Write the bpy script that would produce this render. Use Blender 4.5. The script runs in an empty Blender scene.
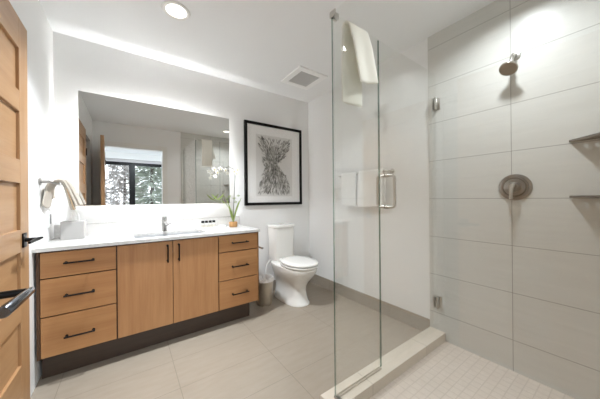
import bpy, bmesh, math, random
from mathutils import Vector, Matrix
random.seed(7)
PI = math.pi
C = bpy.context.scene.collection
scn = bpy.context.scene

# ------------------------------------------------------------------ camera, world, exposure
YAW, ROLL, FPX = 0.6193, 0.0088, 241.6
cd = bpy.data.cameras.new('camera'); cam = bpy.data.objects.new('camera', cd); C.objects.link(cam)
cd.sensor_fit = 'HORIZONTAL'; cd.sensor_width = 36.0; cd.lens = FPX/600*36.0
cd.shift_y = -0.8/600; cd.clip_start = 0.02
cam.matrix_world = Matrix.Translation((0, 0, 1.132)) @ Matrix.Rotation(-YAW, 4, 'Z') @ Matrix.Rotation(PI/2, 4, 'X') @ Matrix.Rotation(-ROLL, 4, 'Z')
scn.camera = cam

w = bpy.data.worlds.new('overcast_sky'); scn.world = w; w.use_nodes = True
wb = w.node_tree.nodes['Background']; wb.inputs[0].default_value = (0.86, 0.93, 1.0, 1); wb.inputs[1].default_value = 1.8

scn.view_settings.view_transform = 'Standard'; scn.view_settings.look = 'None'
scn.view_settings.gamma = 1.0; scn.view_settings.use_curve_mapping = False
scn.view_settings.exposure = 1.36
scn.cycles.max_bounces = 16; scn.cycles.diffuse_bounces = 10; scn.cycles.glossy_bounces = 8
scn.cycles.transparent_max_bounces = 32; scn.cycles.sample_clamp_indirect = 6.0
DOWN_W, SHOWER_W, LED_STRENGTH, LENS_STRENGTH, BEDROOM_FILL_W = 11.2, 4.2, 15.0, 0.9, 34.0

# ------------------------------------------------------------------ helpers
def lin(c): return tuple(((v/255)/12.92 if v/255 <= .04045 else ((v/255+.055)/1.055)**2.4) for v in c) + (1,)

class NT:
    def __init__(s, name):
        s.m = bpy.data.materials.new(name); s.m.use_nodes = True; s.t = s.m.node_tree; s.b = s.t.nodes['Principled BSDF']
    def n(s, typ, **kw):
        x = s.t.nodes.new(typ)
        for k, v in kw.items(): setattr(x, k, v)
        return x
    def l(s, a, b): s.t.links.new(a, b)
    def math(s, op, a, b=None):
        x = s.n('ShaderNodeMath', operation=op)
        for i, q in enumerate((a, b)):
            if q is None: continue
            if isinstance(q, (int, float)): x.inputs[i].default_value = q
            else: s.l(q, x.inputs[i])
        return x.outputs[0]
    def mix(s, f, a, b):
        x = s.n('ShaderNodeMix', data_type='RGBA')
        if isinstance(f, (int, float)): x.inputs[0].default_value = f
        else: s.l(f, x.inputs[0])
        for i, q in ((6, a), (7, b)):
            if isinstance(q, tuple): x.inputs[i].default_value = q
            else: s.l(q, x.inputs[i])
        return x.outputs[2]
    def noise(s, scale=(1, 1, 1), sc=5.0, detail=4, rough=.55):
        tc = s.n('ShaderNodeTexCoord'); mp = s.n('ShaderNodeMapping'); s.l(tc.outputs['Object'], mp.inputs[0]); mp.inputs['Scale'].default_value = scale
        nz = s.n('ShaderNodeTexNoise'); nz.inputs['Scale'].default_value = sc; nz.inputs['Detail'].default_value = detail; nz.inputs['Roughness'].default_value = rough
        s.l(mp.outputs[0], nz.inputs['Vector']); return nz.outputs[0]
    def ramp(s, f, a, b):
        r = s.n('ShaderNodeMapRange'); s.l(f, r.inputs[0]); r.inputs[1].default_value = a; r.inputs[2].default_value = b; return r.outputs[0]
    def bump(s, h, strength=.2, dist=.002):
        b = s.n('ShaderNodeBump'); s.l(h, b.inputs['Height']); b.inputs['Strength'].default_value = strength; b.inputs['Distance'].default_value = dist
        s.l(b.outputs[0], s.b.inputs['Normal'])

def plain(name, c, rough=.5, metal=0., var=.0, sc=20., bump=0., coat=0.):
    k = NT(name); k.b.inputs['Roughness'].default_value = rough; k.b.inputs['Metallic'].default_value = metal
    if coat: k.b.inputs['Coat Weight'].default_value = coat
    col = lin(c); nz = k.noise(sc=sc)
    dark = tuple(v*(1-var) for v in col[:3]) + (1,)
    k.l(k.mix(nz, dark, col), k.b.inputs['Base Color'])
    if bump: k.bump(nz, bump)
    return k.m

def emit(name, c, strength):
    k = NT(name); k.b.inputs['Base Color'].default_value = lin(c); k.b.inputs['Emission Color'].default_value = lin(c); k.b.inputs['Emission Strength'].default_value = strength; return k.m

def wood(name, c1, c2, axis, sc=1.0, rough=.42):
    k = NT(name); s = [9., 9., 9.]; s[axis] = .7
    n1 = k.noise(tuple(s), 2.2*sc, 6, .6)
    s2 = [70., 70., 70.]; s2[axis] = 1.6
    n2 = k.noise(tuple(s2), 2.0*sc, 3, .6)
    n3 = k.noise((1.5, 1.5, 1.5), 1.6, 2)
    f = k.math('ADD', k.math('MULTIPLY', k.ramp(n1, .3, .7), .6), k.math('MULTIPLY', k.ramp(n2, .25, .75), .25))
    f = k.math('ADD', f, k.math('MULTIPLY', n3, .15))
    k.l(k.mix(f, lin(c1), lin(c2)), k.b.inputs['Base Color']); k.b.inputs['Roughness'].default_value = rough
    k.bump(n2, .06, .001); return k.m

def tile(name, a0, a1, o0, o1, s0, s1, gw, c1, c2, grout, streak, rough=.4, bumpd=.0006, sc=3.0):
    """tiles on the plane of object axes a0, a1; joints through o0, o1"""
    k = NT(name); tc = k.n('ShaderNodeTexCoord'); sp = k.n('ShaderNodeSeparateXYZ'); k.l(tc.outputs['Object'], sp.inputs[0])
    d0 = k.math('PINGPONG', k.math('SUBTRACT', sp.outputs[a0], o0), s0/2)
    d1 = k.math('PINGPONG', k.math('SUBTRACT', sp.outputs[a1], o1), s1/2)
    d = k.math('MINIMUM', d0, d1); g = k.math('LESS_THAN', d, gw/2)
    n1 = k.noise(streak, sc, 5, .6); n2 = k.noise((1, 1, 1), 1.3, 2)
    f = k.math('ADD', k.math('MULTIPLY', k.ramp(n1, .3, .7), .75), k.math('MULTIPLY', n2, .25))
    k.l(k.mix(g, k.mix(f, lin(c1), lin(c2)), lin(grout)), k.b.inputs['Base Color'])
    k.b.inputs['Roughness'].default_value = rough
    k.bump(k.math('SUBTRACT', 1.0, g), .5, bumpd); return k.m

def clear_glass(name, tint, refl=1.0, ior=1.45):
    k = NT(name); k.t.nodes.remove(k.b)
    tr = k.n('ShaderNodeBsdfTransparent'); tr.inputs[0].default_value = tint
    gl = k.n('ShaderNodeBsdfGlossy'); gl.inputs['Roughness'].default_value = 0.0; gl.inputs[0].default_value = (1, 1, 1, 1)
    ge = k.n('ShaderNodeNewGeometry'); dp = k.n('ShaderNodeVectorMath', operation='DOT_PRODUCT'); k.l(ge.outputs['Incoming'], dp.inputs[0]); k.l(ge.outputs['Normal'], dp.inputs[1])
    f0 = ((ior-1)/(ior+1))**2
    fr = k.math('ADD', k.math('MULTIPLY', k.math('POWER', k.math('SUBTRACT', 1.0, k.math('ABSOLUTE', dp.outputs['Value'])), 5.0), 1-f0), f0)
    mx = k.n('ShaderNodeMixShader'); k.l(k.math('MULTIPLY', fr, refl), mx.inputs[0]); k.l(tr.outputs[0], mx.inputs[1]); k.l(gl.outputs[0], mx.inputs[2])
    k.l(mx.outputs[0], k.t.nodes['Material Output'].inputs[0]); return k.m

M = {}
M['wall'] = plain('wall_paint', (240, 240, 239), .6, var=.02, sc=60, bump=.03)
M['back_wall'] = plain('back_wall_paint', (236, 236, 235), .6, var=.02, sc=60, bump=.03)
M['ceiling'] = plain('ceiling_paint', (240, 241, 241), .7, var=.02, sc=60, bump=.03)
M['trim'] = plain('white_trim_paint', (236, 235, 231), .4, var=.01)
M['floor'] = tile('floor_tile', 0, 1, .85, 1.305, .6, .3, .004, (146, 135, 120), (156, 145, 131), (130, 120, 107), (2, 9, 2), .38)
M['mosaic'] = tile('mosaic_tile', 0, 1, 2.02, .9, .05, .05, .005, (203, 190, 178), (212, 200, 189), (194, 181, 169), (6, 6, 6), .45)
M['shower_tile'] = tile('shower_wall_tile', 1, 2, .477, .207, .61, .305, .0035, (203, 202, 196), (211, 210, 204), (150, 147, 140), (1, 1, 14), .33)
M['shower_tile_x'] = tile('shower_end_tile', 0, 2, 2.02, .207, .61, .305, .0035, (203, 202, 196), (211, 210, 204), (150, 147, 140), (1, 1, 14), .33)
M['curb'] = tile('curb_tile', 0, 1, 1.13, .28, .6, .6, .003, (204, 193, 178), (213, 203, 189), (160, 149, 136), (3, 3, 3), .4)
M['base_tile'] = tile('baseboard_tile', 1, 0, 1.62, 1.4, .6, .6, .003, (152, 142, 130), (164, 154, 141), (130, 120, 108), (3, 3, 8), .4)
M['wood_h'] = wood('cabinet_wood_horizontal', (160, 108, 65), (188, 140, 92), 0)
M['wood_v'] = wood('cabinet_wood_vertical', (160, 110, 68), (192, 144, 98), 2)
M['wood_dark'] = wood('carcass_wood', (70, 46, 28), (92, 62, 38), 2)
M['door_wood'] = wood('door_wood_vertical', (163, 123, 84), (187, 149, 109), 2)
M['door_wood_h'] = wood('door_wood_horizontal', (163, 123, 84), (187, 149, 109), 1)
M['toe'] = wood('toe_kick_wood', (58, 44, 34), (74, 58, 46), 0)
M['black'] = plain('matte_black_metal', (22, 21, 21), .38, .6)
M['gloss_black'] = plain('polished_black_metal', (112, 115, 121), .2, 1.)
M['nickel'] = plain('brushed_nickel', (208, 205, 199), .28, 1., var=.08, sc=80)
M['dark_nickel'] = plain('satin_nickel', (158, 155, 150), .3, 1., var=.1, sc=80)
M['tap'] = plain('tap_metal', (176, 175, 172), .25, 1.)
M['nozzle'] = plain('shower_face', (176, 160, 140), .5, .0, var=.3, sc=160)
M['chrome'] = plain('chrome', (205, 205, 205), .12, 1.)
M['porcelain'] = plain('white_porcelain', (236, 235, 231), .16, coat=.4)
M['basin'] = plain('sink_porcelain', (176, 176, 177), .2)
M['towel'] = plain('white_terry', (248, 248, 246), .95, var=.08, sc=260, bump=.5)
M['cream'] = plain('cream_terry', (247, 243, 231), .95, var=.08, sc=260, bump=.5)
M['hand'] = plain('ivory_hand_towel', (192, 183, 171), .95, var=.1, sc=260, bump=.5)
M['hem'] = plain('tan_towel_hem', (188, 162, 134), .95, var=.15, sc=200, bump=.4)
M['plastic'] = plain('white_plastic', (248, 248, 247), .35)
M['grey'] = plain('grey_plastic', (140, 140, 142), .5)
M['grille'] = plain('grille_plastic', (206, 205, 203), .5)
M['card'] = plain('tissue_box_card', (176, 173, 170), .6, var=.03)
M['paper'] = plain('paper', (243, 242, 240), .8, var=.03, sc=40)
M['art_paper'] = plain('print_paper', (226, 224, 221), .8, var=.03, sc=30)
M['bin'] = plain('brushed_bin_metal', (214, 205, 190), .34, .85, var=.15, sc=30)
M['liner'] = plain('white_bin_liner', (240, 238, 236), .45, var=.05)
M['slate'] = plain('grey_slate_shelf', (112, 107, 100), .45, .2, var=.25, sc=50)
M['cork'] = wood('pot_wood', (158, 110, 60), (205, 160, 105), 2, 4.0)
M['leaf'] = plain('orchid_leaf', (152, 172, 92), .5, var=.3, sc=30)
M['stem'] = plain('orchid_stem', (92, 92, 74), .5, var=.2)
M['petal'] = plain('orchid_petal', (246, 244, 236), .6, var=.06)
M['petal_heart'] = plain('orchid_heart', (196, 178, 92), .6)
M['bottle'] = plain('bottle_white', (226, 224, 216), .25, var=.04)
M['label_cream'] = plain('bottle_label', (196, 190, 176), .6)
M['shade'] = plain('roller_shade_fabric', (196, 192, 192), .9, var=.05, sc=80)
M['carpet'] = plain('bedroom_carpet', (186, 184, 182), .95, var=.2, sc=200, bump=.4)
M['bark'] = plain('bark', (92, 80, 70), .9, var=.4, sc=20, bump=.5)
M['needles'] = plain('conifer_needles', (176, 184, 168), .8, var=.5, sc=6)
M['frosted'] = plain('frosted_twigs', (190, 184, 180), .9, var=.4, sc=6)
M['snow'] = plain('snow_ground', (226, 226, 228), .9, var=.1, sc=2)
M['glass'] = clear_glass('shower_glass', (.979, .983, .977, 1), 1.5)
M['thin_glass'] = clear_glass('window_glass', (.97, .98, .98, 1), .8)
M['art_glass'] = clear_glass('picture_glass', (.99, .99, .99, 1), .35)
M['edge'] = clear_glass('green_glass_edge', (.30, .42, .37, 1), .6)
k = NT('mirror_silver'); k.b.inputs['Base Color'].default_value = (.80, .80, .79, 1); k.b.inputs['Metallic'].default_value = 1; k.b.inputs['Roughness'].default_value = 0.; M['mirror'] = k.m
M['led'] = emit('led_strip_light', (250, 250, 252), LED_STRENGTH)
M['lens'] = emit('downlight_lens_light', (255, 249, 240), LENS_STRENGTH)
def quartz():
    k = NT('white_quartz'); n1 = k.noise((1, 1, 1), 3.5, 6, .65); n2 = k.noise((1, 1, 1), 40, 3)
    v = k.math('ABSOLUTE', k.math('SUBTRACT', n1, .5)); v = k.ramp(v, 0, .035)
    f = k.math('ADD', k.math('MULTIPLY', v, .75), k.math('MULTIPLY', n2, .25))
    k.l(k.mix(f, lin((190, 188, 185)), lin((206, 204, 201))), k.b.inputs['Base Color']); k.b.inputs['Roughness'].default_value = .22; return k.m
M['quartz'] = quartz()
INK = [plain('ink_%s' % n, c, .8) for n, c in (('dark', (98, 96, 92)), ('mid', (140, 138, 132)), ('pale', (178, 176, 170)))]

def add(bm, tmp, mi=0, mat=None):
    if mat is not None: bmesh.ops.transform(tmp, matrix=mat, verts=tmp.verts)
    me = bpy.data.meshes.new('t'); 
    for f in tmp.faces: f.material_index = mi
    tmp.to_mesh(me); tmp.free(); bm.from_mesh(me); bpy.data.meshes.remove(me)

def box(bm, x0, x1, y0, y1, z0, z1, bev=0., seg=2, mi=0, rot=None):
    t = bmesh.new(); bmesh.ops.create_cube(t, size=1)
    bmesh.ops.scale(t, vec=(x1-x0, y1-y0, z1-z0), verts=t.verts)
    if bev: bmesh.ops.bevel(t, geom=t.edges[:], offset=bev, segments=seg, affect='EDGES', profile=.5)
    m = Matrix.Translation(((x0+x1)/2, (y0+y1)/2, (z0+z1)/2))
    if rot is not None: m = m @ rot
    add(bm, t, mi, m)

def cyl(bm, p, q, r1, r2=None, n=24, mi=0, cap=True, bev=0.):
    p, q = Vector(p), Vector(q); d = q-p; t = bmesh.new()
    bmesh.ops.create_cone(t, cap_ends=cap, segments=n, radius1=r1, radius2=r1 if r2 is None else r2, depth=d.length)
    if bev:
        e = [e for e in t.edges if abs(e.verts[0].co.z-e.verts[1].co.z) < 1e-6]
        bmesh.ops.bevel(t, geom=e, offset=bev, segments=2, affect='EDGES', profile=.5)
    add(bm, t, mi, Matrix.Translation((p+q)/2) @ d.to_track_quat('Z', 'Y').to_matrix().to_4x4())

def tube(bm, pts, r, n=10, mi=0):
    pts = [Vector(p) for p in pts]; rings = []; up = None
    rr = r if isinstance(r, (list, tuple)) else [r]*len(pts)
    for i, p in enumerate(pts):
        d = (pts[min(i+1, len(pts)-1)]-pts[max(i-1, 0)]).normalized()
        if up is None: up = d.orthogonal().normalized()
        up = (up-d*up.dot(d)).normalized(); s = d.cross(up)
        rings.append([bm.verts.new(p+(up*math.cos(2*PI*j/n)+s*math.sin(2*PI*j/n))*rr[i]) for j in range(n)])
    for a, b in zip(rings, rings[1:]):
        for j in range(n): bm.faces.new((a[j], a[(j+1) % n], b[(j+1) % n], b[j])).material_index = mi
    bm.faces.new(rings[0][::-1]).material_index = mi; bm.faces.new(rings[-1]).material_index = mi

def loft(bm, rings, mi=0, caps=(True, True)):
    vs = [[bm.verts.new(p) for p in r] for r in rings]; n = len(vs[0])
    for a, b in zip(vs, vs[1:]):
        for j in range(n): bm.faces.new((a[j], a[(j+1) % n], b[(j+1) % n], b[j])).material_index = mi
    if caps[0]: bm.faces.new(vs[0][::-1]).material_index = mi
    if caps[1]: bm.faces.new(vs[-1]).material_index = mi

def lathe(bm, prof, x, y, n=32, mi=0, caps=(True, True)):
    loft(bm, [[(x+r*math.cos(2*PI*j/n), y+r*math.sin(2*PI*j/n), z) for j in range(n)] for r, z in prof], mi, caps)

def grid(bm, nu, nv, fn, mi=0):
    g = [[bm.verts.new(fn(i/nu, j/nv)) for j in range(nv+1)] for i in range(nu+1)]
    for i in range(nu):
        for j in range(nv): bm.faces.new((g[i][j], g[i+1][j], g[i+1][j+1], g[i][j+1])).material_index = mi

def obj(name, bm, mats, parent=None, smooth=True, recalc=True):
    if recalc: bmesh.ops.recalc_face_normals(bm, faces=bm.faces[:])
    me = bpy.data.meshes.new(name); bm.to_mesh(me); bm.free()
    for m in (mats if isinstance(mats, (list, tuple)) else [mats]): me.materials.append(m)
    o = bpy.data.objects.new(name, me); C.objects.link(o)
    if smooth:
        for p in me.polygons: p.use_smooth = True
        try: me.set_sharp_from_angle(angle=math.radians(38))
        except Exception: pass
    if parent:
        o.parent = parent
        if parent.type == 'EMPTY' or True:
            o.matrix_parent_inverse = parent.matrix_basis.inverted()
    return o

def tag(o, label, cat, group=None):
    o['label'] = label; o['category'] = cat
    if group: o['group'] = group
    return o
def thing(name, label, cat, loc=(0, 0, 0), group=None):
    o = bpy.data.objects.new(name, None); o.empty_display_size = .05; C.objects.link(o); o.location = loc
    return tag(o, label, cat, group)
def struct(name, bm, m, parent=None, label=None, cat=None, smooth=False):
    o = obj(name, bm, m, parent, smooth)
    if parent is None:
        o['kind'] = 'structure'
        if label: o['label'] = label; o['category'] = cat
    return o
def B(): return bmesh.new()
def onebox(*a, **k): b = B(); box(b, *a, **k); return b
def solid(o, th, sub=1, offset=0):
    s = o.modifiers.new('thickness', 'SOLIDIFY'); s.thickness = th; s.offset = offset
    if sub: u = o.modifiers.new('smooth', 'SUBSURF'); u.levels = sub; u.render_levels = sub
    return o

# ------------------------------------------------------------------ room shell
XL, XR, YB, YN, H = -.465, 2.03, 2.636, -.12, 2.45      # left, right, back, near wall faces; ceiling
XT, YT = 2.02, 1.004                                       # face and end of the shower tiling
YW = -3.2                                                 # bedroom window wall
struct('floor', onebox(XL-.85, XR+.15, YN-.14, YB+.15, -.12, 0), M['floor'], label='warm beige rectangular tile floor', cat='floor')
struct('ceiling', onebox(XL-.15, XR+.15, YN, YB+.15, H, H+.12), M['ceiling'], label='smooth white bathroom ceiling', cat='ceiling')
struct('wall_back', onebox(XL-.15, XR+.15, YB, YB+.15, 0, H), M['back_wall'], label='pale grey wall behind mirror and toilet', cat='wall')
b = B(); box(b, XR, XR+.15, YN-.14, YB, 0, H)
struct('wall_right', b, M['wall'], label='white painted wall with towel bar', cat='wall')
DY0, DY1, DZ = .30, 1.072, 2.02
b = B(); box(b, XL-.15, XL, YN-.14, DY0, 0, H); box(b, XL-.15, XL, DY1, YB, 0, H); box(b, XL-.15, XL, DY0, DY1, DZ, H)
struct('wall_left', b, M['wall'], label='white painted wall behind the open wooden closet door', cat='wall')
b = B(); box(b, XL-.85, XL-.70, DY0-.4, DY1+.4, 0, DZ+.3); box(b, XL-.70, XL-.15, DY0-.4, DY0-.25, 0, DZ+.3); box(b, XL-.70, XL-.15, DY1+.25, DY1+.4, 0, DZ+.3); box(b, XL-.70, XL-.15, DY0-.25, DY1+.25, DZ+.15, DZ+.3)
struct('wall_closet', b, plain('closet_painted_shade', (88, 82, 76), .8), label='closet interior with its shade painted in, behind the left wall doorway', cat='wall')  # the closet's unlit look is put into this dark wall colour
EX0, EX1, EZ = -.31, .535, 2.05
b = B(); box(b, XL, EX0, YN-.14, YN, 0, H); box(b, EX1, XR, YN-.14, YN, 0, H); box(b, EX0, EX1, YN-.14, YN, EZ, H)
struct('wall_near', b, M['wall'], label='white wall around the entry doorway, seen in the mirror', cat='wall')
struct('wall_shower', onebox(XT, XR, YN+.01, YT, 0, H), M['shower_tile'], label='stacked pale grey large tiles behind the shower head', cat='wall')
struct('wall_shower_end', onebox(.85, XR, YN, YN+.01, 0, H), M['shower_tile_x'], label='pale tiled end wall of the shower', cat='wall')
struct('shower_floor', onebox(.96, XT, YN+.01, .89, 0, .006), M['mosaic'], label='small square beige mosaic shower floor', cat='floor')
b = B(); box(b, .838, XT, .885, 1.003, 0, .072, .002); box(b, .838, .963, YN+.01, .8845, 0, .072, .002)
struct('shower_curb', b, M['curb'], label='low beige tiled curb under the shower glass', cat='curb')
struct('baseboard_right', onebox(XR-.012, XR, YT+.001, YB, 0, .125, .001), M['base_tile'], label='taupe tile baseboard along the right wall', cat='baseboard')
struct('baseboard_back', onebox(1.02, XR-.0125, YB-.012, YB, 0, .125, .001), M['base_tile'], label='taupe tile baseboard behind the toilet', cat='baseboard')
struct('baseboard_left', onebox(XL, XL+.012, YN+.02, DY0-.075, 0, .125, .001), M['base_tile'], label='taupe tile baseboard below left wall', cat='baseboard')

def casing(name, label, parts):
    b = B()
    for p in parts: box(b, *p, bev=.002)
    return struct(name, b, M['trim'], label=label, cat='trim')
cw = .075
casing('trim_1', 'white casing around the dark closet doorway, seen in mirror', [(XL, XL+.012, DY1+.004, DY1+.004+cw, 0, DZ+.004+cw), (XL, XL+.016, DY0-.004-cw, DY0-.004, 0, DZ+.004+cw), (XL, XL+.016, DY0-.0035, DY1+.0035, DZ+.004, DZ+.004+cw)])
casing('trim_2', 'white casing around the entry doorway seen in mirror', [(EX0-.005-cw, EX0-.005, YN, YN+.016, 0, EZ+.005+cw), (EX1+.005, EX1+.005+cw, YN, YN+.016, 0, EZ+.005+cw), (EX0-.0045, EX1+.0045, YN, YN+.016, EZ+.005, EZ+.005+cw)])
b = B(); box(b, XL-.15, XL, DY0, DY0+.012, 0, DZ); box(b, XL-.15, XL, DY1-.012, DY1, 0, DZ); box(b, XL-.15, XL, DY0+.012, DY1-.012, DZ-.012, DZ)
struct('trim_3', b, M['trim'], label='white jamb lining the dark closet doorway', cat='trim')

# bedroom beyond the doorway
struct('floor_bedroom', onebox(-2.2, 2.6, YW-.2, YN-.1401, -.12, -.001), M['carpet'], label='bedroom floor beyond the doorway', cat='floor')
struct('ceiling_bedroom', onebox(-2.2, 2.6, YW-.2, YN-.1401, H, H+.12), M['ceiling'], label='bedroom ceiling beyond the doorway', cat='ceiling')
b = B(); box(b, -2.35, -2.2, YW-.2, YN-.141, 0, H); struct('wall_bedroom_left', b, M['wall'], label='bedroom wall left of the window', cat='wall')
b = B(); box(b, 2.6, 2.75, YW-.2, YN-.141, 0, H); struct('wall_bedroom_right', b, M['wall'], label='bedroom wall right of the window', cat='wall')
WX0, WX1, WZ0, WZ1 = -1.0, 1.15, .5, 2.28
b = B(); box(b, -2.2, WX0, YW-.2, YW, 0, H); box(b, WX1, 2.6, YW-.2, YW, 0, H); box(b, WX0, WX1, YW-.2, YW, 0, WZ0); box(b, WX0, WX1, YW-.2, YW, WZ1, H)
struct('wall_bedroom_window', b, M['wall'], label='bedroom wall around the black framed window', cat='wall')
b = B()
for x0, x1 in ((WX0, .105), (.105, WX1)):
    for s in ((x0, x0+.07, WZ0, WZ1), (x1-.07, x1, WZ0, WZ1), (x0+.07, x1-.07, WZ0, WZ0+.07), (x0+.07, x1-.07, WZ1-.17, WZ1)):
        box(b, s[0], s[1], YW-.12, YW-.06, s[2], s[3])
win = struct('window_1', b, M['black'], label='black framed bedroom window reflected in the mirror', cat='window')
for x0, x1 in ((WX0+.07, .035), (.175, WX1-.07)):
    struct('window_pane', onebox(x0, x1, YW-.095, YW-.089, WZ0+.07, WZ1-.17), M['thin_glass'], win)

# outdoors, seen through the bedroom window in the mirror
struct('ground_outdoors', onebox(-8, 8, -16, YW-.25, -1.2, -1.0), M['snow'], label='snowy ground outside the bedroom window', cat='ground')
def tree(x, y, h, r, kind, name, label, group):
    t = thing(name, label, 'tree', (x, y, -1.0), group)
    b = B(); tube(b, [(x, y, -1.0), (x+.04, y, -1+h*.5), (x, y, -1+h)], [.06, .05, .015], 8); obj('trunk', b, M['bark'], t)
    b = B()
    for i in range(1500 if kind else 1900):
        s = random.random(); z = -1+h*(.12+.88*s); R = r*(1-s)**.8*random.uniform(.35, 1); a = random.uniform(0, 2*PI)
        c = Vector((x+R*math.cos(a), y+R*math.sin(a), z-R*.25)); d = Vector((math.cos(a), math.sin(a), random.uniform(-.5, .1))).normalized(); q = d.cross(Vector((0, 0, 1))).normalized()
        L, W2 = random.uniform(.12, .3), random.uniform(.03, .08) if kind else random.uniform(.02, .05)
        if not kind: d = (d+Vector((random.uniform(-1, 1), random.uniform(-1, 1), random.uniform(-1, 1)))).normalized(); q = d.orthogonal().normalized()
        n = d.cross(q)*W2*.6
        vs = [b.verts.new(c-d*L), b.verts.new(c+q*W2), b.verts.new(c+d*L), b.verts.new(c-q*W2), b.verts.new(c+n)]
        for f in ((0, 1, 4), (1, 2, 4), (2, 3, 4), (3, 0, 4)): b.faces.new([vs[j] for j in f])
    obj('foliage', b, M['needles'] if kind else M['frosted'], t, smooth=False)
for i, (x, y, h) in enumerate(((.75, -6.2, 5.6), (2.9, -8.4, 6.8), (1.1, -10.3, 7.4))):
    tree(x, y, h, 1.0, 1, 'conifer', ('nearest green conifer outside right window pane', 'taller conifer behind the right window pane', 'farthest green conifer beside the window mullion')[i], 'green conifers outside')
for i, (x, y, h) in enumerate(((-1.35, -6.2, 5.2), (-3.6, -8.8, 5.8), (-.15, -8.6, 6.4), (-1.9, -11.2, 7.0))):
    tree(x, y, h, 1.1, 0, 'frosted_tree', ('nearest frosted grey tree outside left window pane', 'frosted grey tree farthest left outside the window', 'frosted grey tree behind the window mullion', 'frosted grey tree farthest back in left pane')[i], 'frosted trees outside')
t = thing('bedroom_fill_fixture', 'added round white fill lamp on the unseen bedroom ceiling', 'ceiling light', (.3, -1.7, H))  # unseen lamp added to fill the bathroom with frontal light through the doorway
b = B(); lathe(b, [(.17, H-.001), (.18, H-.02), (.18, H-.07), (.17, H-.075)], .3, -1.7, 40, caps=(True, False)); obj('drum', b, M['trim'], t)
b = B(); cyl(b, (.3, -1.7, H-.074), (.3, -1.7, H-.070), .169, n=40); obj('diffuser', b, M['lens'], t)
ld = bpy.data.lights.new('bedroom_fill_light', 'AREA'); ld.shape = 'DISK'; ld.size = .34; ld.energy = BEDROOM_FILL_W; ld.color = (.80, .91, 1.)
lo = bpy.data.objects.new('bedroom_fill_light', ld); C.objects.link(lo); lo.location = (.3, -1.7, H-.08); lo.parent = t; lo.matrix_parent_inverse = t.matrix_basis.inverted()
t = thing('roller_shade', 'grey roller shade at top of the bedroom window', 'shade', (0, YW, 2.2))
obj('shade_cloth', onebox(WX0+.01, WX1-.01, YW-.04, YW-.034, 2.195, 2.235), M['shade'], t)
b = B(); cyl(b, (WX0+.01, YW-.035, 2.255), (WX1-.01, YW-.035, 2.255), .024); obj('roller', b, M['shade'], t)

# ------------------------------------------------------------------ doors
def panel_door(name, label, face, axis_y0, axis_y1, z0, z1, thick, panels, stile=.105):
    """five panel door parallel to the left wall, its room face at x = face"""
    y0, y1 = axis_y0, axis_y1; b = B(); x0, x1 = face-thick, face
    for s in ((y0, y0+stile), (y1-stile, y1)): box(b, x0, x1, s[0], s[1], z0, z1, .0015, 1, 0)
    edges = [z1]+[v for p in panels for v in p]+[z0]
    for hi, lo in zip(edges[0::2], edges[1::2]): box(b, x0, x1, y0+stile, y1-stile, lo, hi, .0015, 1, 1)
    for hi, lo in panels: box(b, x0+.012, x1-.012, y0+stile-.001, y1-stile+.001, lo-.001, hi+.001, 0, 1, 1)
    return struct(name, b, [M['door_wood'], M['door_wood_h']], label=label, cat='door')
PAN = [(1.865, 1.662), (1.562, 1.33), (1.218, .994), (.886, .655), (.555, .345)]
FX = -.419
d1 = panel_door('door_1', 'open light wood five panel closet door lying along the left wall', FX, 1.078, 1.838, .008, 2.015, .034, PAN, .118)
b = B(); box(b, FX, FX+.007, 1.735, 1.785, .905, .975, .002); cyl(b, (FX+.004, 1.76, .94), (-.376, 1.76, .94), .010)
obj('rose', b, M['black'], d1)
b = B(); tube(b, [(-.358, 1.778, .945), (-.372, 1.760, .941), (-.376, 1.73, .938), (-.378, 1.69, .936), (-.378, 1.665, .936)], [.005, .009, .008, .007, .006], 12)
obj('lever', b, M['black'], d1)
for z in (1.74, 1.0, .25):
    b = B(); cyl(b, (FX+.004, 1.0745, z-.045), (FX+.004, 1.0745, z+.045), .0065, n=12); obj('hinge', b, M['black'], d1)

LF = -.302
d2 = panel_door('door_2', 'open wooden entry door at the left edge of the view', LF, YN+.022, .80, .008, 2.03, .04, [(1.915, 1.70), (1.60, 1.365), (1.255, 1.02), (.905, .67), (.545, .31)])
b = B(); box(b, LF, LF+.008, .732, .788, .91, .97, .002); cyl(b, (LF+.004, .76, .94), (-.217, .76, .94), .0075, n=20)
obj('rose', b, M['black'], d2)
b = B(); tube(b, [(-.2116, .641, .94), (-.2116, .644, .94), (-.211, .72, .94), (-.211, .762, .94), (-.212, .771, .94)], [.009, .0105, .009, .0075, .006], 22)
obj('lever', b, M['gloss_black'], d2)
for z in (1.76, 1.0, .25):
    b = B(); cyl(b, (LF+.004, YN+.018, z-.045), (LF+.004, YN+.018, z+.045), .006, n=12); obj('hinge', b, M['black'], d2)

pv = Matrix.Translation((LF-.02, YN, 0)); d2.matrix_basis = pv @ Matrix.Rotation(math.radians(-2.6), 4, 'Z') @ pv.inverted()

# ------------------------------------------------------------------ vanity
VX0, VX1, VF, VB, VZ0, VZ1 = -.452, 1.003, 2.112, 2.63, .163, .822
van = thing('vanity_cabinet', 'long wooden vanity with six drawers and two doors under white counter', 'vanity', (.28, 2.37, 0))
b = B(); t_ = .018
box(b, VX0, VX0+t_, VF+.02, VB, VZ0, VZ1); box(b, VX1-t_, VX1, VF+.02, VB, VZ0, VZ1); box(b, VX0+t_, VX1-t_, VF+.02, VB, VZ0, VZ0+t_)
box(b, VX0+t_, VX1-t_, VB-.01, VB, VZ0+t_, VZ1); box(b, VX0+t_, VX1-t_, VF+.02, VF+.045, VZ1-.03, VZ1)
for x in (-.066, .636): box(b, x-.009, x+.009, VF+.02, VB-.01, VZ0+t_, VZ1-.03)
obj('carcass', b, M['wood_dark'], van, False)
obj('side_panel', onebox(VX1, VX1+.012, VF, VB, VZ0, VZ1, .001), M['wood_v'], van, False)
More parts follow.
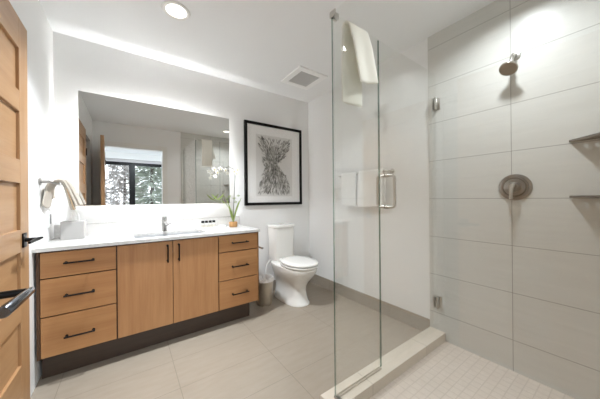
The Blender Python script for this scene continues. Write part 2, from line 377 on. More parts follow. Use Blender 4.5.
obj('filler_strip', onebox(VX0-.003, VX0+.012, VF+.003, VF+.02, VZ0, VZ1, .001), M['wood_dark'], van, False)
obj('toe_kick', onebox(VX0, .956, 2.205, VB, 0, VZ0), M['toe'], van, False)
def pull(p0, p1, parent):
    p0, p1 = Vector(p0), Vector(p1); d = (p1-p0).normalized(); b = B(); off = Vector((0, -.028, 0))
    tube(b, [p0+off, p1+off], .0055, 8)
    for p in (p0+d*.01, p1-d*.01): cyl(b, p, p+off, .0045, n=10); cyl(b, p, p+Vector((0, -.003, 0)), .008, n=12)
    return obj('handle', b, M['black'], parent)
def front(name, x0, x1, z0, z1, m, h):
    o = obj(name, onebox(x0, x1, VF, VF+.019, z0, z1, .0015), m, van, False); pull(*h, o); return o
g = .004
for x0, x1, zs, xc, L in ((-.437, -.066-g, (.815, .652, .416, .165), -.256, .150), (.636+g, VX1+.010, (.815, .665, .415, .165), .826, .155)):
    for i in range(3):
        zt, zb = zs[i]-g, zs[i+1]+g
        zc = ((.741, .535, .276), (.743, .532, .286))[x0 > 0][i]
        front('drawer', x0, x1, zb, zt, M['wood_h'], ((xc-L/2, VF, zc), (xc+L/2, VF, zc)))
for x0, x1, xh in ((-.066+g, .2835-g/2, .247), (.2835+g/2, .636-g, .325)):
    front('door', x0, x1, .168, .812, M['wood_v'], ((xh, VF, .655), (xh, VF, .79)))

CT = .845
SX0, SX1, SY0, SY1 = .035, .565, 2.185, 2.505
ctr = thing('countertop', 'white quartz countertop with low backsplash on the wooden vanity', 'countertop', (.28, 2.37, VZ1))
b = B(); cx0, cx1, cy0, cy1 = XL+.001, 1.022, 2.09, YB-.001; z0, z1 = VZ1+.001, CT
for a in ((cx0, SX0, cy0, cy1), (SX1, cx1, cy0, cy1), (SX0, SX1, cy0, SY0), (SX0, SX1, SY1, cy1)): box(b, a[0], a[1], a[2], a[3], z0, z1)
bmesh.ops.remove_doubles(b, verts=b.verts[:], dist=1e-5)
obj('slab', b, M['quartz'], ctr, False)
obj('backsplash', onebox(cx0, cx1, YB-.021, YB-.001, CT+.0003, CT+.098, .001), M['quartz'], ctr, False)
sink = thing('sink_basin', 'white rectangular undermount sink in the quartz counter', 'sink', (.30, 2.36, .70))
b = B()
def rr(x0, x1, y0, y1, z, r, n=5):
    o = []
    for cx, cy, a in ((x1-r, y1-r, 0), (x0+r, y1-r, PI/2), (x0+r, y0+r, PI), (x1-r, y0+r, 1.5*PI)):
        o += [(cx+r*math.cos(a+PI/2*i/n), cy+r*math.sin(a+PI/2*i/n), z) for i in range(n+1)]
    return o
loft(b, [rr(SX0-.009, SX1+.009, SY0-.009, SY1+.009, VZ1, .03), rr(SX0+.002, SX1-.002, SY0+.002, SY1-.002, VZ1, .025), rr(SX0+.006, SX1-.006, SY0+.006, SY1-.006, .74, .03), rr(SX0+.03, SX1-.03, SY0+.03, SY1-.03, .71, .04),
         rr(SX0+.03, SX1-.03, SY0+.03, SY1-.03, .70, .04), rr(SX0-.009, SX1+.009, SY0-.009, SY1+.009, .80, .03)], 0, (False, False))
b2 = b
vs = [v for v in b2.verts if abs(v.co.z-.71) < 1e-5]; b2.faces.new(vs)
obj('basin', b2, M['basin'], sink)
b = B(); cyl(b, (.30, 2.36, .7095), (.30, 2.36, .716), .025, n=24); obj('drain', b, M['chrome'], sink)
for x in (.27, .315):
    b = B(); cyl(b, (x, SY1-.0015, .800), (x, SY1-.006, .800), .008, n=16); obj('overflow_hole', b, M['grey'], sink)

fau = thing('faucet', 'small brushed nickel single lever faucet behind the sink', 'faucet', (.275, 2.545, CT))
b = B(); fxx = .275
cyl(b, (fxx, 2.545, CT), (fxx, 2.545, CT+.006), .027, bev=.002); cyl(b, (fxx, 2.545, CT+.005), (fxx, 2.545, CT+.10), .020, n=28); obj('body', b, M['tap'], fau)
b = B(); tube(b, [(fxx, 2.545, CT+.075), (fxx, 2.50, CT+.085), (fxx, 2.45, CT+.083), (fxx, 2.42, CT+.075), (fxx, 2.412, CT+.062)], [.016, .014, .013, .012, .012], 14); obj('spout', b, M['tap'], fau)
b = B(); cyl(b, (fxx, 2.545, CT+.102), (fxx, 2.545, CT+.135), .021, n=28, bev=.003); obj('lever_handle', b, M['tap'], fau)
b = B(); tube(b, [(fxx+.015, 2.545, CT+.055), (fxx+.045, 2.54, CT+.065), (fxx+.05, 2.54, CT+.068)], [.006, .005, .004], 8); obj('pull_rod', b, M['tap'], fau)

# ------------------------------------------------------------------ mirror with light behind it
MX0, MX1, MZ0, MZ1, MF = -.310, .886, 1.0905, 1.993, YB-.10
mir = thing('backlit_mirror', 'wide frameless backlit mirror above the white counter', 'mirror', (.29, YB, 1.545))
b = B(); box(b, MX0, MX1, MF, MF+.005, MZ0, MZ1, .0008, 1); obj('mirror_glass', b, M['mirror'], mir, False)
obj('backing', onebox(MX0+.002, MX1-.002, MF+.0055, MF+.02, MZ0+.002, MZ1-.002), M['plastic'], mir, False)
ins = .20
b = B(); box(b, MX0+ins, MX1-ins, MF+.021, YB-.001, MZ0+ins, MZ1-ins); obj('chassis', b, M['plastic'], mir, False)
y0, y1, e = YB-.060, YB-.032, .004
for a in ((MX0+ins-e, MX0+ins-.0005, MZ0+ins, MZ1-ins), (MX1-ins+.0005, MX1-ins+e, MZ0+ins, MZ1-ins), (MX0+ins, MX1-ins, MZ0+ins-e, MZ0+ins-.0005), (MX0+ins, MX1-ins, MZ1-ins+.0005, MZ1-ins+e)):
    obj('led_strip', onebox(a[0], a[1], y0, y1, a[2], a[3]), M['led'], mir, False)

# ------------------------------------------------------------------ picture
AX0, AX1, AZ0, AZ1 = 1.092, 1.893, 1.058, 2.042; AF = YB-.03
art = thing('framed_print', 'black framed grey leaf print above the toilet', 'picture', (1.49, YB, 1.55))
fw = .032
b = B()
for a in ((AX0, AX1, AZ1-fw, AZ1), (AX0, AX1, AZ0, AZ0+fw), (AX0, AX0+fw, AZ0+fw, AZ1-fw), (AX1-fw, AX1, AZ0+fw, AZ1-fw)): box(b, a[0], a[1], AF, YB-.001, a[2], a[3], .0015, 1)
obj('frame', b, M['black'], art, False)
PX0, PX1, PZ0, PZ1 = 1.235, 1.745, 1.165, 1.905
b = B(); ix0, ix1, iz0, iz1 = AX0+fw, AX1-fw, AZ0+fw, AZ1-fw
for a in ((ix0, ix1, PZ1, iz1), (ix0, ix1, iz0, PZ0), (ix0, PX0, PZ0, PZ1), (PX1, ix1, PZ0, PZ1)): box(b, a[0], a[1], AF+.013, AF+.016, a[2], a[3])
obj('mat_board', b, M['paper'], art, False)
b = B(); box(b, PX0-.01, PX1+.01, AF+.0165, AF+.02, PZ0-.01, PZ1+.01)
rnd = random.Random(3)
def stroke(x, z, a, L, W2, mi, y):
    d = Vector((math.cos(a), 0, math.sin(a))); q = Vector((-d.z, 0, d.x)); c = Vector((x, y, z))
    vs = [b.verts.new(p) for p in (c-d*L, c-d*L*.3+q*W2, c+d*L*.4+q*W2*.8, c+d*L, c+d*L*.4-q*W2*.8, c-d*L*.3-q*W2)]
    b.faces.new(vs).material_index = mi
i = 0
while i < 1300:
    s = rnd.random(); z = PZ0+.02+s*(PZ1-PZ0-.05)
    if s < .5: hw = .25-.24*s; xc = 1.485
    elif s < .66: hw = .13; xc = 1.455
    else: hw = .14+.40*(s-.66)*(1 if s < .88 else .8); xc = 1.48
    u = rnd.uniform(-1, 1)
    if s > .84 and abs(u) < .55 and rnd.random() < .8*(s-.6)*2.5: continue
    if abs(u) > .7 and rnd.random() < .45: continue
    if .42 < s < .58 and u > .55: continue
    x = xc+u*hw; a = (PI/2+u*.75 if s < .5 else PI/2-u*.95)+rnd.uniform(-.35, .35)
    if s < .5: a += PI*0
    L = rnd.uniform(.014, .034); W2 = rnd.uniform(.0018, .0055)
    if not (PX0+.03 < x < PX1-.03 and PZ0+.03 < z < PZ1-.03): i += 1; continue
    stroke(x, z, a, L, W2, 1+min(2, int(rnd.random()**.8*3)), AF+.0164-.000003*i)
    i += 1
obj('print', b, [M['art_paper']]+INK, art, False, recalc=False)
obj('picture_pane', onebox(ix0, ix1, AF+.008, AF+.0095, iz0, iz1), M['art_glass'], art, False)

# ------------------------------------------------------------------ toilet
TX = 1.512
toi = thing('toilet', 'white two piece toilet with closed lid below the framed print', 'toilet', (TX, 2.3, 0))
def egg(hw, yf, yb, z, n=40, p=2.4, sq=3.2):
    yc = yf+(yb-yf)*.52; o = []
    for j in range(n):
        a = 2*PI*j/n; c, s = math.cos(a), math.sin(a)
        ex = p if s < 0 else sq
        x = math.copysign(abs(c)**(2/ex), c)*hw; y = math.copysign(abs(s)**(2/ex), s)
        o.append((TX+x, yc+y*((yc-yf) if s < 0 else (yb-yc)), z))
    return o
b = B()
L = [(.138, 2.042, 2.55, 0), (.138, 2.042, 2.55, .012), (.128, 2.058, 2.55, .03), (.115, 2.075, 2.55, .09), (.110, 2.082, 2.55, .15), (.118, 2.072, 2.55, .20), (.138, 2.035, 2.55, .25), (.160, 1.985, 2.555, .30), (.178, 1.945, 2.56, .35), (.187, 1.925, 2.565, .39), (.186, 1.928, 2.565, .402), (.176, 1.938, 2.56, .406)]
loft(b, [egg(hw, yf, yb, z) for hw, yf, yb, z in L]); obj('bowl', b, M['porcelain'], toi)
b = B(); loft(b, [egg(.176, 1.922, 2.375, 0.4120, 40, 2.2, 2.3), egg(.181, 1.916, 2.38, 0.4180, 40, 2.2, 2.3), egg(.181, 1.916, 2.38, 0.4280, 40, 2.2, 2.3), egg(.177, 1.921, 2.375, 0.4320, 40, 2.2, 2.3)]); obj('seat', b, M['porcelain'], toi)
b = B(); loft(b, [egg(.176, 1.922, 2.375, 0.4405, 40, 2.2, 2.3), egg(.181, 1.915, 2.38, 0.4440, 40, 2.2, 2.3), egg(.180, 1.917, 2.38, 0.4550, 40, 2.2, 2.3), egg(.168, 1.935, 2.37, 0.4630, 40, 2.2, 2.3), egg(.11, 2.0, 2.33, 0.4680, 40, 2.2, 2.3), egg(.04, 2.1, 2.24, 0.4690, 40, 2.2, 2.3)]); obj('lid', b, M['porcelain'], toi)
b = B(); box(b, TX-.10, TX+.10, 2.376, 2.424, .405, .444, .006); obj('seat_hinge', b, M['porcelain'], toi)
b = B()
loft(b, [rr(TX-.120, TX+.120, 2.44, 2.615, .404, .035), rr(TX-.132, TX+.132, 2.43, 2.62, .45, .035), rr(TX-.136, TX+.136, 2.425, 2.622, .768, .035), rr(TX-.136, TX+.136, 2.425, 2.622, .790, .035)]); obj('tank', b, M['porcelain'], toi)
b = B()
loft(b, [rr(TX-.139, TX+.139, 2.421, 2.624, .791, .035), rr(TX-.144, TX+.144, 2.415, 2.626, .796, .035), rr(TX-.144, TX+.144, 2.415, 2.626, .820, .035), rr(TX-.140, TX+.140, 2.419, 2.624, .826, .035)]); obj('tank_lid', b, M['porcelain'], toi)
b = B(); cyl(b, (TX, 2.52, .826), (TX, 2.52, .833), .026, bev=.002); obj('flush_button', b, M['chrome'], toi)
b = B(); tube(b, [(1.40, 2.55, .42), (1.372, 2.56, .395), (1.345, 2.57, .36), (1.333, 2.578, .30), (1.325, 2.58, .23)], .006, 8); obj('supply_hose', b, M['plastic'], toi)
b = B(); cyl(b, (1.325, 2.58, .18), (1.325, 2.58, .235), .014, n=16); cyl(b, (1.325, 2.56, .195), (1.325, YB-.001, .195), .009, n=12); cyl(b, (1.325, YB-.006, .195), (1.325, YB-.001, .195), .028, n=20)
obj('supply_valve', b, M['chrome'], toi)

t = thing('wastebasket', 'small tapered metal wastebasket with white liner beside the vanity', 'bin', (1.203, 2.36, 0))
b = B(); lathe(b, [(.074, 0), (.078, .004), (.094, .255), (.0965, .258), (.0965, .263), (.093, .263), (.091, .258), (.074, .012), (.0, .010)], 1.203, 2.36, 36, caps=(True, False)); obj('bin', b, M['bin'], t)
b = B()
def lin_ring(r, z, wv): return [(1.203+(r+wv*math.sin(j*5.1)+wv*.6*math.sin(j*2.3))*math.cos(2*PI*j/60), 2.36+(r+wv*math.sin(j*5.1))*math.sin(2*PI*j/60), z+wv*2*math.sin(j*1.7)) for j in range(60)]
loft(b, [lin_ring(.0995, .252, .001), lin_ring(.100, .265, .001), lin_ring(.096, .284, .003), lin_ring(.086, .289, .004), lin_ring(.080, .25, .003), lin_ring(.062, .10, .003), lin_ring(.058, .03, .002)], caps=(False, True)); obj('liner', b, M['liner'], t)

t = thing('toilet_paper_holder', 'short chrome toilet paper post on the end of the vanity', 'holder', (1.015, 2.16, .66))
b = B(); cyl(b, (1.0151, 2.2, .66), (1.024, 2.2, .66), .022, n=24); cyl(b, (1.02, 2.2, .66), (1.048, 2.2, .66), .008, n=14); obj('mount', b, M['chrome'], t)
b = B(); tube(b, [(1.048, 2.212, .66), (1.049, 2.16, .66), (1.049, 2.095, .66)], .010, 14); obj('rod', b, M['chrome'], t)

# ------------------------------------------------------------------ things on the counter
t = thing('tissue_box', 'pale grey square tissue box at left end of the counter', 'tissue box', (-.33, 2.475, CT))
b = B(); box(b, -.402, -.272, 2.445, 2.572, CT+.0005, CT+.132, .0015, 1); obj('box', b, M['card'], t, False)
b = B()
def tis(u, v):
    z = CT+.1325+.085*v; a = (u-.5)*2; wd = .030*(1-.75*v)+.004
    return (-.335+a*wd+.012*math.sin(v*3)-.01*v, 2.508+.010*math.sin(a*5+v*2)*(1-.4*v)+.01*v, z+.016*math.sin(a*3.2)*v)
grid(b, 10, 8, tis); solid(obj('tissue', b, M['paper'], t), .0012)

tr = B(); loft(tr, [rr(.575, .725, 2.455, 2.515, CT+.0005, .01), rr(.568, .732, 2.448, 2.522, CT+.010, .012), rr(.572, .728, 2.452, 2.518, CT+.010, .011), rr(.578, .722, 2.458, 2.512, CT+.004, .01)])
tag(obj('toiletry_tray', tr, M['plastic']), 'small white tray under the black capped bottles', 'tray')
names = ('leftmost black capped toiletry bottle on the tray', 'second black capped bottle from the left on tray', 'third black capped bottle from the left on tray', 'rightmost black capped toiletry bottle on the tray')
bot = None
for i in range(4):
    x, y = .598+.035*i, 2.485; zb = CT+.0045
    if bot is None:
        bot = thing('toiletry_bottle', names[0], 'bottle', (x, y, zb), 'toiletry bottles on the tray')
        b = B(); lathe(b, [(.0135, zb), (.0145, zb+.002), (.0145, zb+.045), (.011, zb+.050), (.009, zb+.052)], x, y, 24); obj('flask', b, M['bottle'], bot)
        b = B(); lathe(b, [(.0145, zb+.0522), (.0145, zb+.072), (.0135, zb+.074)], x, y, 24); obj('cap', b, M['black'], bot)
        b = B(); lathe(b, [(.0148, zb+.012), (.0148, zb+.034)], x, y, 24, caps=(False, False)); obj('bottle_label', b, M['label_cream'], bot)
    else:
        c = bot.copy(); C.objects.link(c); c.location = (x, y, zb); c['label'] = names[i]
        for ch in bot.children: q = ch.copy(); C.objects.link(q); q.parent = c; q.matrix_parent_inverse = bot.matrix_basis.inverted()
b = B(); loft(b, [rr(.80-.03, .80+.03, 2.50, 2.545, CT+.0005, .014), rr(.80-.036, .80+.036, 2.495, 2.55, CT+.008, .016), rr(.80-.034, .80+.034, 2.497, 2.548, CT+.016, .016), rr(.80-.022, .80+.022, 2.508, 2.538, CT+.02, .012)])
tag(obj('soap_bar', b, M['paper']), 'small white soap bar between the bottles and orchid', 'soap')

# orchid
OX, OY = .895, 2.46
orc = thing('potted_orchid', 'white orchid in a wooden pot at right end of the counter', 'plant', (OX, OY, CT))
b = B(); lathe(b, [(.038, CT+.0005), (.041, CT+.004), (.043, CT+.05), (.041, CT+.053), (.036, CT+.053), (.034, CT+.045), (.0, CT+.044)], OX, OY, 28, caps=(True, False)); obj('pot', b, M['cork'], orc)
def leaf(pts, wid):
    b = B(); P = [Vector(p) for p in pts]; n = len(P)-1
    def f(u, v):
        s = u*n; i = min(int(s), n-1); p = P[i].lerp(P[i+1], s-i); d = (P[i+1]-P[i]).normalized(); q = d.cross(Vector((.3, -1, .1))).normalized()
        a = (v-.5)*2; ww = wid*math.sin(PI*(.12+.86*u))**.7
        return p+q*a*ww+Vector((0, -1, 0))*abs(a)*ww*.4
    grid(b, 10, 4, f); return solid(obj('leaf', b, M['leaf'], orc), .0015)
def curve3(a, bb, c, n=7): return [Vector(a)*(1-t)**2+Vector(bb)*2*t*(1-t)+Vector(c)*t*t for t in [i/(n-1) for i in range(n)]]
o = (OX, OY, CT+.05)
for e, m_, w2 in (((-.055, -.02, .19), (-.03, 0, .08), .0085), ((-.075, .01, .26), (-.02, 0, .13), .007), ((.06, -.01, .22), (.015, 0, .10), .008), ((.10, .02, .255), (.03, .01, .13), .008), ((.03, -.03, .16), (.015, -.01, .07), .009), ((-.02, -.02, .14), (-.01, .01, .06), .009)):
    leaf(curve3(o, Vector(o)+Vector(m_), Vector(o)+Vector(e)), w2)
leaf(curve3((OX-.16, OY-.01, CT+.285), (OX-.185, OY-.01, CT+.30), (OX-.225, OY-.01, CT+.345)), .007)
leaf(curve3((OX-.16, OY-.01, CT+.285), (OX-.13, OY-.01, CT+.30), (OX-.10, OY-.01, CT+.35)), .008)
b = B(); tube(b, [(OX, OY, CT+.04), (OX-.02, OY, CT+.16), (OX-.08, OY-.005, CT+.25), (OX-.16, OY-.01, CT+.285), (OX-.20, OY-.01, CT+.31)], [.0035, .003, .0025, .002, .0015], 8); obj('side_stem', b, M['leaf'], orc)
stp = [(OX, OY, CT+.04), (OX+.006, OY, CT+.20), (OX+.016, OY, CT+.40), (OX+.024, OY, CT+.54), (OX+.012, OY, CT+.60), (OX-.04, OY, CT+.625), (OX-.11, OY-.005, CT+.60), (OX-.17, OY-.01, CT+.545)]
b = B(); tube(b, stp, [.004, .004, .0035, .003, .003, .0025, .002, .0015], 8); obj('flower_stem', b, M['stem'], orc)
def flower(p, s, tilt):
    b = B(); p = Vector(p); R = Matrix.Rotation(tilt, 3, 'Z')
    for i in range(5):
        a = 2*PI*i/5+PI/2; d = R @ Vector((math.cos(a), 0, math.sin(a))); q = R @ Vector((-math.sin(a), 0, math.cos(a))); n = R @ Vector((0, -1, 0))
        wd = .42 if i in (1, 4) else .28
        grid(b, 5, 4, lambda u, v: p+d*s*u+q*s*wd*(v-.5)*2*math.sin(PI*(.08+.84*u))**.8+n*s*(.18*math.sin(u*PI)-.12*u-.1*abs(v-.5)))
    f = solid(obj('flower', b, M['petal'], orc), .0012)
    b = B(); t2 = bmesh.new(); bmesh.ops.create_uvsphere(t2, u_segments=10, v_segments=8, radius=s*.22); add(b, t2, 0, Matrix.Translation(p+R @ Vector((0, -s*.15, -s*.08)))); obj('flower_center', b, M['petal_heart'], f)
for p, s, tl in (((OX+.045, OY-.01, CT+.595), .026, -.3), ((OX+.005, OY-.02, CT+.575), .024, .2), ((OX+.03, OY-.02, CT+.555), .022, -.5), ((OX-.085, OY-.02, CT+.585), .026, .3), ((OX-.135, OY-.02, CT+.595), .027, 0.), ((OX-.165, OY-.02, CT+.555), .028, .4), ((OX-.195, OY-.02, CT+.585), .026, .2), ((OX-.185, OY-.015, CT+.515), .022, -.2)):
    flower(p, s, tl)
b = B()
for p in ((OX+.005, OY-.012, CT+.30), (OX+.05, OY-.012, CT+.325), (OX+.02, OY-.012, CT+.26), (OX-.045, OY-.01, CT+.32)):
    for k in range(4):
        a = k*1.7; c = Vector(p); q = Vector((math.cos(a), -.3, math.sin(a)))*.018
        vs = [b.verts.new(c), b.verts.new(c+q*.6+Vector((0, -.004, .006))), b.verts.new(c+q), b.verts.new(c+q*.6-Vector((0, .004, .006)))]; b.faces.new(vs)
solid(obj('bud_leaves', b, M['leaf'], orc), .0015, 0)

# ------------------------------------------------------------------ left wall: towel bar, hand towel, outlet
t = thing('towel_bar', 'short nickel towel bar on the left wall beside mirror', 'towel bar', (XL, 2.35, 1.255))
BX, BZ = -.418, 1.258
b = B(); cyl(b, (BX, 2.225, BZ), (BX, 2.60, BZ), .008, n=16); obj('rail', b, M['dark_nickel'], t)
for y in (2.245, 2.585):
    b = B(); cyl(b, (XL, y, BZ), (XL+.008, y, BZ), .022, n=24); cyl(b, (XL+.006, y, BZ), (BX, y, BZ), .009, n=16); obj('post', b, M['dark_nickel'], t)
b = B()
def hand_back(u, v):      # wall side half, seen below the rail
    y = 2.31+.25*v; z = BZ+.012-u*(.155+.035*math.sin(v*5)); return (BX-.012-.018*min(1, u*3)+.006*math.sin(v*9+u*4)*u, y-.07*u*(1-v), z)
HF = [(-.006, .008), (.004, .018), (.020, .021), (.036, .010), (.050, -.022), (.062, -.065), (.074, -.115), (.085, -.16), (.092, -.195)]
def hand_front(k, y0, y1):      # room side half, thick folded falls leaning out
    def f(u, v):
        q = u*(len(HF)-1); i = min(int(q), len(HF)-2); q -= i
        x = HF[i][0]*(1-q)+HF[i+1][0]*q; z = HF[i][1]*(1-q)+HF[i+1][1]*q
        return (BX+x+k*(.2+.8*u)+.003*math.sin(v*7+u*5+k*90)*u, y0+(y1-y0)*v-.012*u, BZ+z*(1-.12*(k > .01))+k*.25)
    return f
grid(b, 10, 12, hand_back)
o1 = solid(obj('hand_towel', b, M['hand']), .008, 1, 0); tag(o1, 'ivory hand towel draped over the bar on left wall', 'towel')
for k_, y0, y1, th in ((0., 2.39, 2.515, .018), (.021, 2.383, 2.52, .017), (.040, 2.392, 2.515, .014)):
    hb = B(); grid(hb, 24, 6, hand_front(k_, y0, y1)); solid(obj('front_fold', hb, M['hand'], o1), th, 1, 0)
hb = B(); f_ = hand_front(.0095, 2.386, 2.40); grid(hb, 6, 2, lambda u, v: tuple(Vector(f_(.55+.45*u, v)))); solid(obj('tan_hem', hb, M['hem'], o1), .005, 0, 0)

t = thing('wall_outlet', 'white wall outlet plate below the towel bar', 'outlet', (XL, 2.49, 1.0))
obj('plate', onebox(XL, XL+.006, 2.445, 2.525, .94, 1.06, .002), M['plastic'], t)
obj('socket', onebox(XL+.006, XL+.009, 2.468, 2.502, .965, 1.035, .001), M['grey'], t)

# ------------------------------------------------------------------ ceiling fixtures
def downlight(x, y, label, watts, spread):
    t = thing('recessed_downlight', label, 'ceiling light', (x, y, H), 'recessed downlights')
    b = B(); lathe(b, [(.066, H-.004), (.072, H-.007), (.086, H-.006), (.090, H-.001)], x, y, 40, caps=(False, False)); o = obj('trim_ring', b, M['trim'], t); solid(o, .002, 0, 0)
    b = B(); cyl(b, (x, y, H-.0035), (x, y, H-.0015), .068, n=40); obj('lens', b, M['lens'], t)
    ld = bpy.data.lights.new('downlight_lamp', 'AREA'); ld.shape = 'DISK'; ld.size = .12; ld.energy = watts; ld.spread = math.radians(spread); ld.color = (.89, .945, 1.)
    lo = bpy.data.objects.new('downlight_lamp', ld); C.objects.link(lo); lo.location = (x, y, H-.012)
    lo.parent = t; lo.matrix_parent_inverse = t.matrix_basis.inverted()
downlight(.285, 1.865, 'round recessed ceiling downlight above the vanity front', DOWN_W, 112)
downlight(1.58, .43, 'recessed downlight in the shower ceiling, reflected in mirror', SHOWER_W, 142)
t = thing('exhaust_fan', 'square white exhaust fan grille in the ceiling near the toilet', 'fan', (1.58, 2.125, H))
fx0, fx1, fy0, fy1 = 1.395, 1.765, 1.935, 2.315; w_ = .062
b = B()
for a in ((fx0, fx1, fy0, fy0+w_), (fx0, fx1, fy1-w_, fy1), (fx0, fx0+w_, fy0+w_, fy1-w_), (fx1-w_, fx1, fy0+w_, fy1-w_)): box(b, a[0], a[1], a[2], a[3], H-.014, H-.0005, .003)
obj('frame', b, M['plastic'], t, False)
b = B(); box(b, fx0+w_, fx1-w_, fy0+w_, fy1-w_, H-.004, H-.0005, mi=1)
n = 24
for i in range(n):
    y = fy0+w_+(i+.5)*(fy1-fy0-2*w_)/n; box(b, fx0+w_, fx1-w_, y-.0035, y+.0035, H-.011, H-.004)
obj('grille', b, [M['grille'], M['grey']], t, False)

# ------------------------------------------------------------------ shower glass
GY, GX, GT, GZ = .94, .893, 2.115, .0755
def pane(name, x0, x1, y0, y1, z0, z1, parent, green):
    b = B(); box(b, x0, x1, y0, y1, z0, z1)
    b.normal_update()
    for f in b.faces: f.material_index = 1 if any((f.normal-Vector(g)).length < .1 for g in green) else 0
    return obj(name, b, [M['glass'], M['edge']], parent, False)
h = .0045
rp = thing('return_glass_panel', 'tall fixed glass shower panel running toward the camera', 'glass panel', (GX, .4, GZ))
pane('glass_sheet', GX-h, GX+h, YN+.012, GY+h, GZ+.004, GT, rp, [(0, 1, 0), (0, -1, 0)])
b = B(); box(b, GX-h-.004, GX+h+.004, YN+.012, GY+h, .0725, GZ+.0035); box(b, GX-h-.004, GX-h-.0005, YN+.012, GY+h+.001, GZ+.0035, .087); box(b, GX+h+.0005, GX+h+.004, YN+.012, GY-h-.001, GZ+.0035, .087); obj('base_channel', b, M['dark_nickel'], rp, False)
fp = thing('fixed_glass_panel', 'narrow fixed glass shower panel with a towel over its top', 'glass panel', (1.09, GY, GZ))
pane('glass_sheet', GX+h+.001, 1.276, GY-h, GY+h, GZ, GT, fp, [(1, 0, 0)])
b = B(); box(b, GX+.012, 1.274, GY-h-.004, GY-h-.0005, .0725, .083); box(b, GX+.012, 1.274, GY+h+.0005, GY+h+.004, .0725, .083); obj('base_channel', b, M['curb'], fp, False)
b = B()
box(b, GX-.004, GX+.036, GY+h+.0005, GY+h+.007, GT-.026, GT+.004, .001); box(b, GX+h+.0012, GX+.036, GY-h-.007, GY-h-.0005, GT-.026, GT+.004, .001)
box(b, GX-h-.007, GX-h-.0005, GY-.030, GY+h+.007, GT-.026, GT+.004, .001); box(b, GX-h-.007, GX+.036, GY-h-.007, GY+h+.007, GT+.0005, GT+.006, .001)
obj('corner_clamp', b, M['nickel'], fp, False)
gd = thing('glass_shower_door', 'frameless hinged glass shower door with nickel pull', 'shower door', (1.64, GY, GZ))
pane('glass_sheet', 1.281, 2.006, GY-h, GY+h, GZ+.006, GT, gd, [(-1, 0, 0)])
for z in (1.875, .30):
    b = B()
    box(b, XT-.006, XT-.0005, GY-.030, GY+.030, z-.045, z+.045, .001); box(b, XT-.050, XT-.012, GY-h-.012, GY-h-.0005, z-.045, z+.045, .002); box(b, XT-.050, XT-.012, GY+h+.0005, GY+h+.012, z-.045, z+.045, .002)
    cyl(b, (XT-.010, GY, z-.038), (XT-.010, GY, z+.038), .008, n=16); box(b, XT-.012, XT-.006, GY-.012, GY+.012, z-.03, z+.03)
    obj('hinge', b, M['nickel'], gd)
hx, hz0, hz1 = 1.345, 1.075, 1.275
b = B()
for s in (-1, 1):
    y0, y1 = GY+s*(h+.0005), GY+s*.062; r_ = .018
    P = [(hx, y0, hz1)]+[(hx, y1-s*r_+s*r_*math.sin(a), hz1-r_+r_*math.cos(a)) for a in [PI/2*i/5 for i in range(6)]]
    P += [(hx, y1-s*r_+s*r_*math.cos(a), hz0+r_-r_*math.sin(a)) for a in [PI/2*i/5 for i in range(6)]]+[(hx, y0, hz0)]
    tube(b, P, .0095, 12)
    for z in (hz0, hz1): cyl(b, (hx, y0, z), (hx, y0+s*.006, z), .014, n=20)
obj('handle', b, M['nickel'], gd)

# towel over the fixed panel
b = B()
TL = .335+.455
def tw(u, v):
    s = u*TL; x0 = .985; wd = .165
    if s < .335:
        d = .335-s; x = x0-.004+.082*(d/.335)+wd*v*(1-.05*d); return (x, GY-.017-.018*min(1, d*8)*(.6+.4*math.sin(v*7+1))-.01*d, GT+.012-d+.05*d*(v-.5)*0+.03*(v-.3)*d/.335)
    d = s-.335; return (x0+wd*v-.006*d, GY+.017+.010*min(1, d*8)*(.6+.4*math.sin(v*6)), GT+.012-d)
grid(b, 30, 10, tw)
o = solid(obj('bath_towel', b, M['cream']), .012, 1, 0); tag(o, 'cream towel folded over the top of the shower glass', 'towel')

# right wall towel bar and two folded towels
t = thing('towel_rail', 'nickel towel rail on the right wall behind the shower glass', 'towel bar', (XR, 1.66, 1.385))
RX, RZ = 1.96, 1.382
b = B(); cyl(b, (RX, 1.335, RZ), (RX, 1.985, RZ), .009, n=16); obj('rail', b, M['nickel'], t)
for y in (1.345, 1.975):
    b = B(); cyl(b, (XR-.008, y, RZ), (XR-.0005, y, RZ), .024, n=24); cyl(b, (RX, y, RZ), (XR-.006, y, RZ), .010, n=16); obj('post', b, M['nickel'], t)
def folded(y0, y1, label, ph):
    b = B(); n = 26
    pr = [(RX+.020, RZ-.30)]+[(RX+.020, RZ-.30+.30*i/6) for i in range(1, 7)]+[(RX+.020*math.cos(a), RZ+.022*math.sin(a)) for a in [PI*i/8 for i in range(1, 8)]]+[(RX-.020-.008*math.sin(PI*i/7), RZ-.34*i/7) for i in range(0, 8)]
    m_ = len(pr)-1
    def f(u, v):
        i = min(int(u*m_), m_-1); q = u*m_-i; x = pr[i][0]*(1-q)+pr[i+1][0]*q; z = pr[i][1]*(1-q)+pr[i+1][1]*q
        return (x-.004*math.sin(v*PI*2+ph)*(u > .5), y0+(y1-y0)*v, z+.004*math.sin(v*3+ph)*(u > .6))
    grid(b, 42, 8, f); o = solid(obj('folded_towel', b, M['towel']), .016, 1, 0); tag(o, label, 'towel', 'folded towels on the right wall rail')
folded(1.705, 1.925, 'narrow white folded towel on the rail, nearer the toilet', .3)
folded(1.385, 1.69, 'wide white folded towel on the rail, nearer the shower door', 1.2)

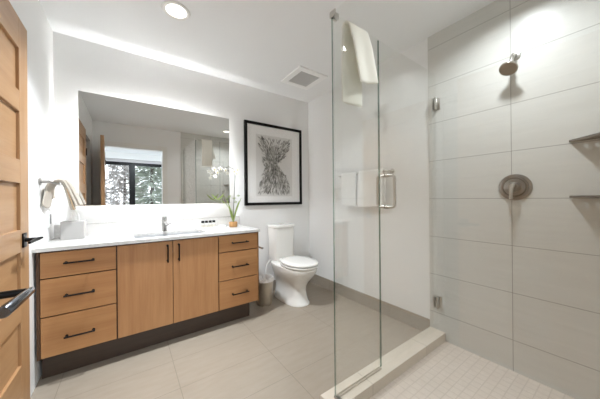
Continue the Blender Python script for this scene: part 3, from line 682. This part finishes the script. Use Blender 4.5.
# ------------------------------------------------------------------ shower fittings
t = thing('shower_sprayer', 'round brushed nickel shower head high on the tiled wall', 'shower head', (XT, .452, 2.03))
b = B(); cyl(b, (XT-.008, .452, 2.03), (XT-.0003, .452, 2.03), .026, n=28, bev=.002); obj('flange', b, M['nickel'], t)
b = B(); tube(b, [(XT-.003, .452, 2.03), (XT-.03, .454, 2.028), (XT-.046, .458, 2.008), (XT-.06, .462, 1.968)], .011, 14); obj('arm', b, M['nickel'], t)
p = Vector((XT-.06, .462, 1.965)); d = Vector((-.62, .10, -.78)).normalized()
b = B(); t2 = bmesh.new(); bmesh.ops.create_uvsphere(t2, u_segments=20, v_segments=12, radius=.017); add(b, t2, 0, Matrix.Translation(p))
cyl(b, p+d*.010, p+d*.026, .015, .022, n=28); cyl(b, p+d*.026, p+d*.042, .024, .046, n=36); cyl(b, p+d*.042, p+d*.051, .047, .048, n=36, bev=.002)
hd = obj('head', b, M['nickel'], t)
b = B(); cyl(b, p+d*.051, p+d*.0535, .043, n=36)
qx = d.orthogonal().normalized(); qy = d.cross(qx)
for k_, nn in ((.010, 6), (.020, 12), (.030, 16), (.038, 20)):
    for j in range(nn):
        a = 2*PI*j/nn; c = p+d*.0535+(qx*math.cos(a)+qy*math.sin(a))*k_; cyl(b, c-d*.001, c+d*.0025, .0022, .0016, n=8, mi=1)
obj('spray_face', b, [M['nozzle'], M['slate']], hd)
t = thing('shower_valve', 'round brushed nickel shower valve with lever on tiled wall', 'shower valve', (XT, .46, 1.193))
VY, VZ = .46, 1.193
b = B(); cyl(b, (XT-.008, VY, VZ), (XT-.0003, VY, VZ), .084, n=48, bev=.003); cyl(b, (XT-.014, VY, VZ), (XT-.007, VY, VZ), .066, .068, n=48); obj('escutcheon', b, M['dark_nickel'], t)
b = B(); cyl(b, (XT-.0155, VY, VZ), (XT-.0138, VY, VZ), .060, n=48); obj('groove', b, M['slate'], t)
b = B(); cyl(b, (XT-.020, VY, VZ), (XT-.0156, VY, VZ), .053, n=40, bev=.002); cyl(b, (XT-.055, VY, VZ), (XT-.0195, VY, VZ), .026, .034, n=36, bev=.003); hub = obj('hub', b, M['dark_nickel'], t)
b = B(); tube(b, [(XT-.05, VY, VZ+.012), (XT-.066, VY, VZ+.008), (XT-.072, VY+.002, VZ-.01), (XT-.068, VY+.006, VZ-.075)], [.012, .012, .011, .009], 12); obj('lever', b, M['nickel'], t)
def shelf(z, label):
    b = B(); x1, y0, a, th = XT-.0008, YN+.0115, .335, .012
    def prism(pts):
        V = [b.verts.new((x, y, z)) for x, y in pts]; W = [b.verts.new((x, y, z-th)) for x, y in pts]; n = len(pts)
        b.faces.new(V); b.faces.new(W[::-1])
        for i in range(n): b.faces.new((V[i], W[i], W[(i+1) % n], V[(i+1) % n]))
    g0, g1 = .008, .022                    # a row of drain slots between these distances from the tiled wall
    hy = lambda dx: y0+a-dx
    prism([(x1, y0), (x1, hy(0)), (x1-g0, hy(g0)), (x1-g0, y0)])
    prism([(x1-g1, y0), (x1-g1, hy(g1)), (x1-a, y0)])
    ys, e = y0, hy(g1)-.03
    while ys < e-.02: prism([(x1-g0, ys), (x1-g0, ys+.022), (x1-g1, ys+.022), (x1-g1, ys)]); ys += .036
    prism([(x1-g0, ys), (x1-g0, hy(g0)), (x1-g1, hy(g1)), (x1-g1, ys)])
    bmesh.ops.remove_doubles(b, verts=b.verts[:], dist=1e-5)
    o = obj('corner_shelf', b, M['slate'], None, False)
    return tag(o, label, 'shelf', 'corner shelves in the shower')
shelf(1.447, 'upper grey triangular corner shelf in the shower')
shelf(1.136, 'lower grey triangular corner shelf in the shower')
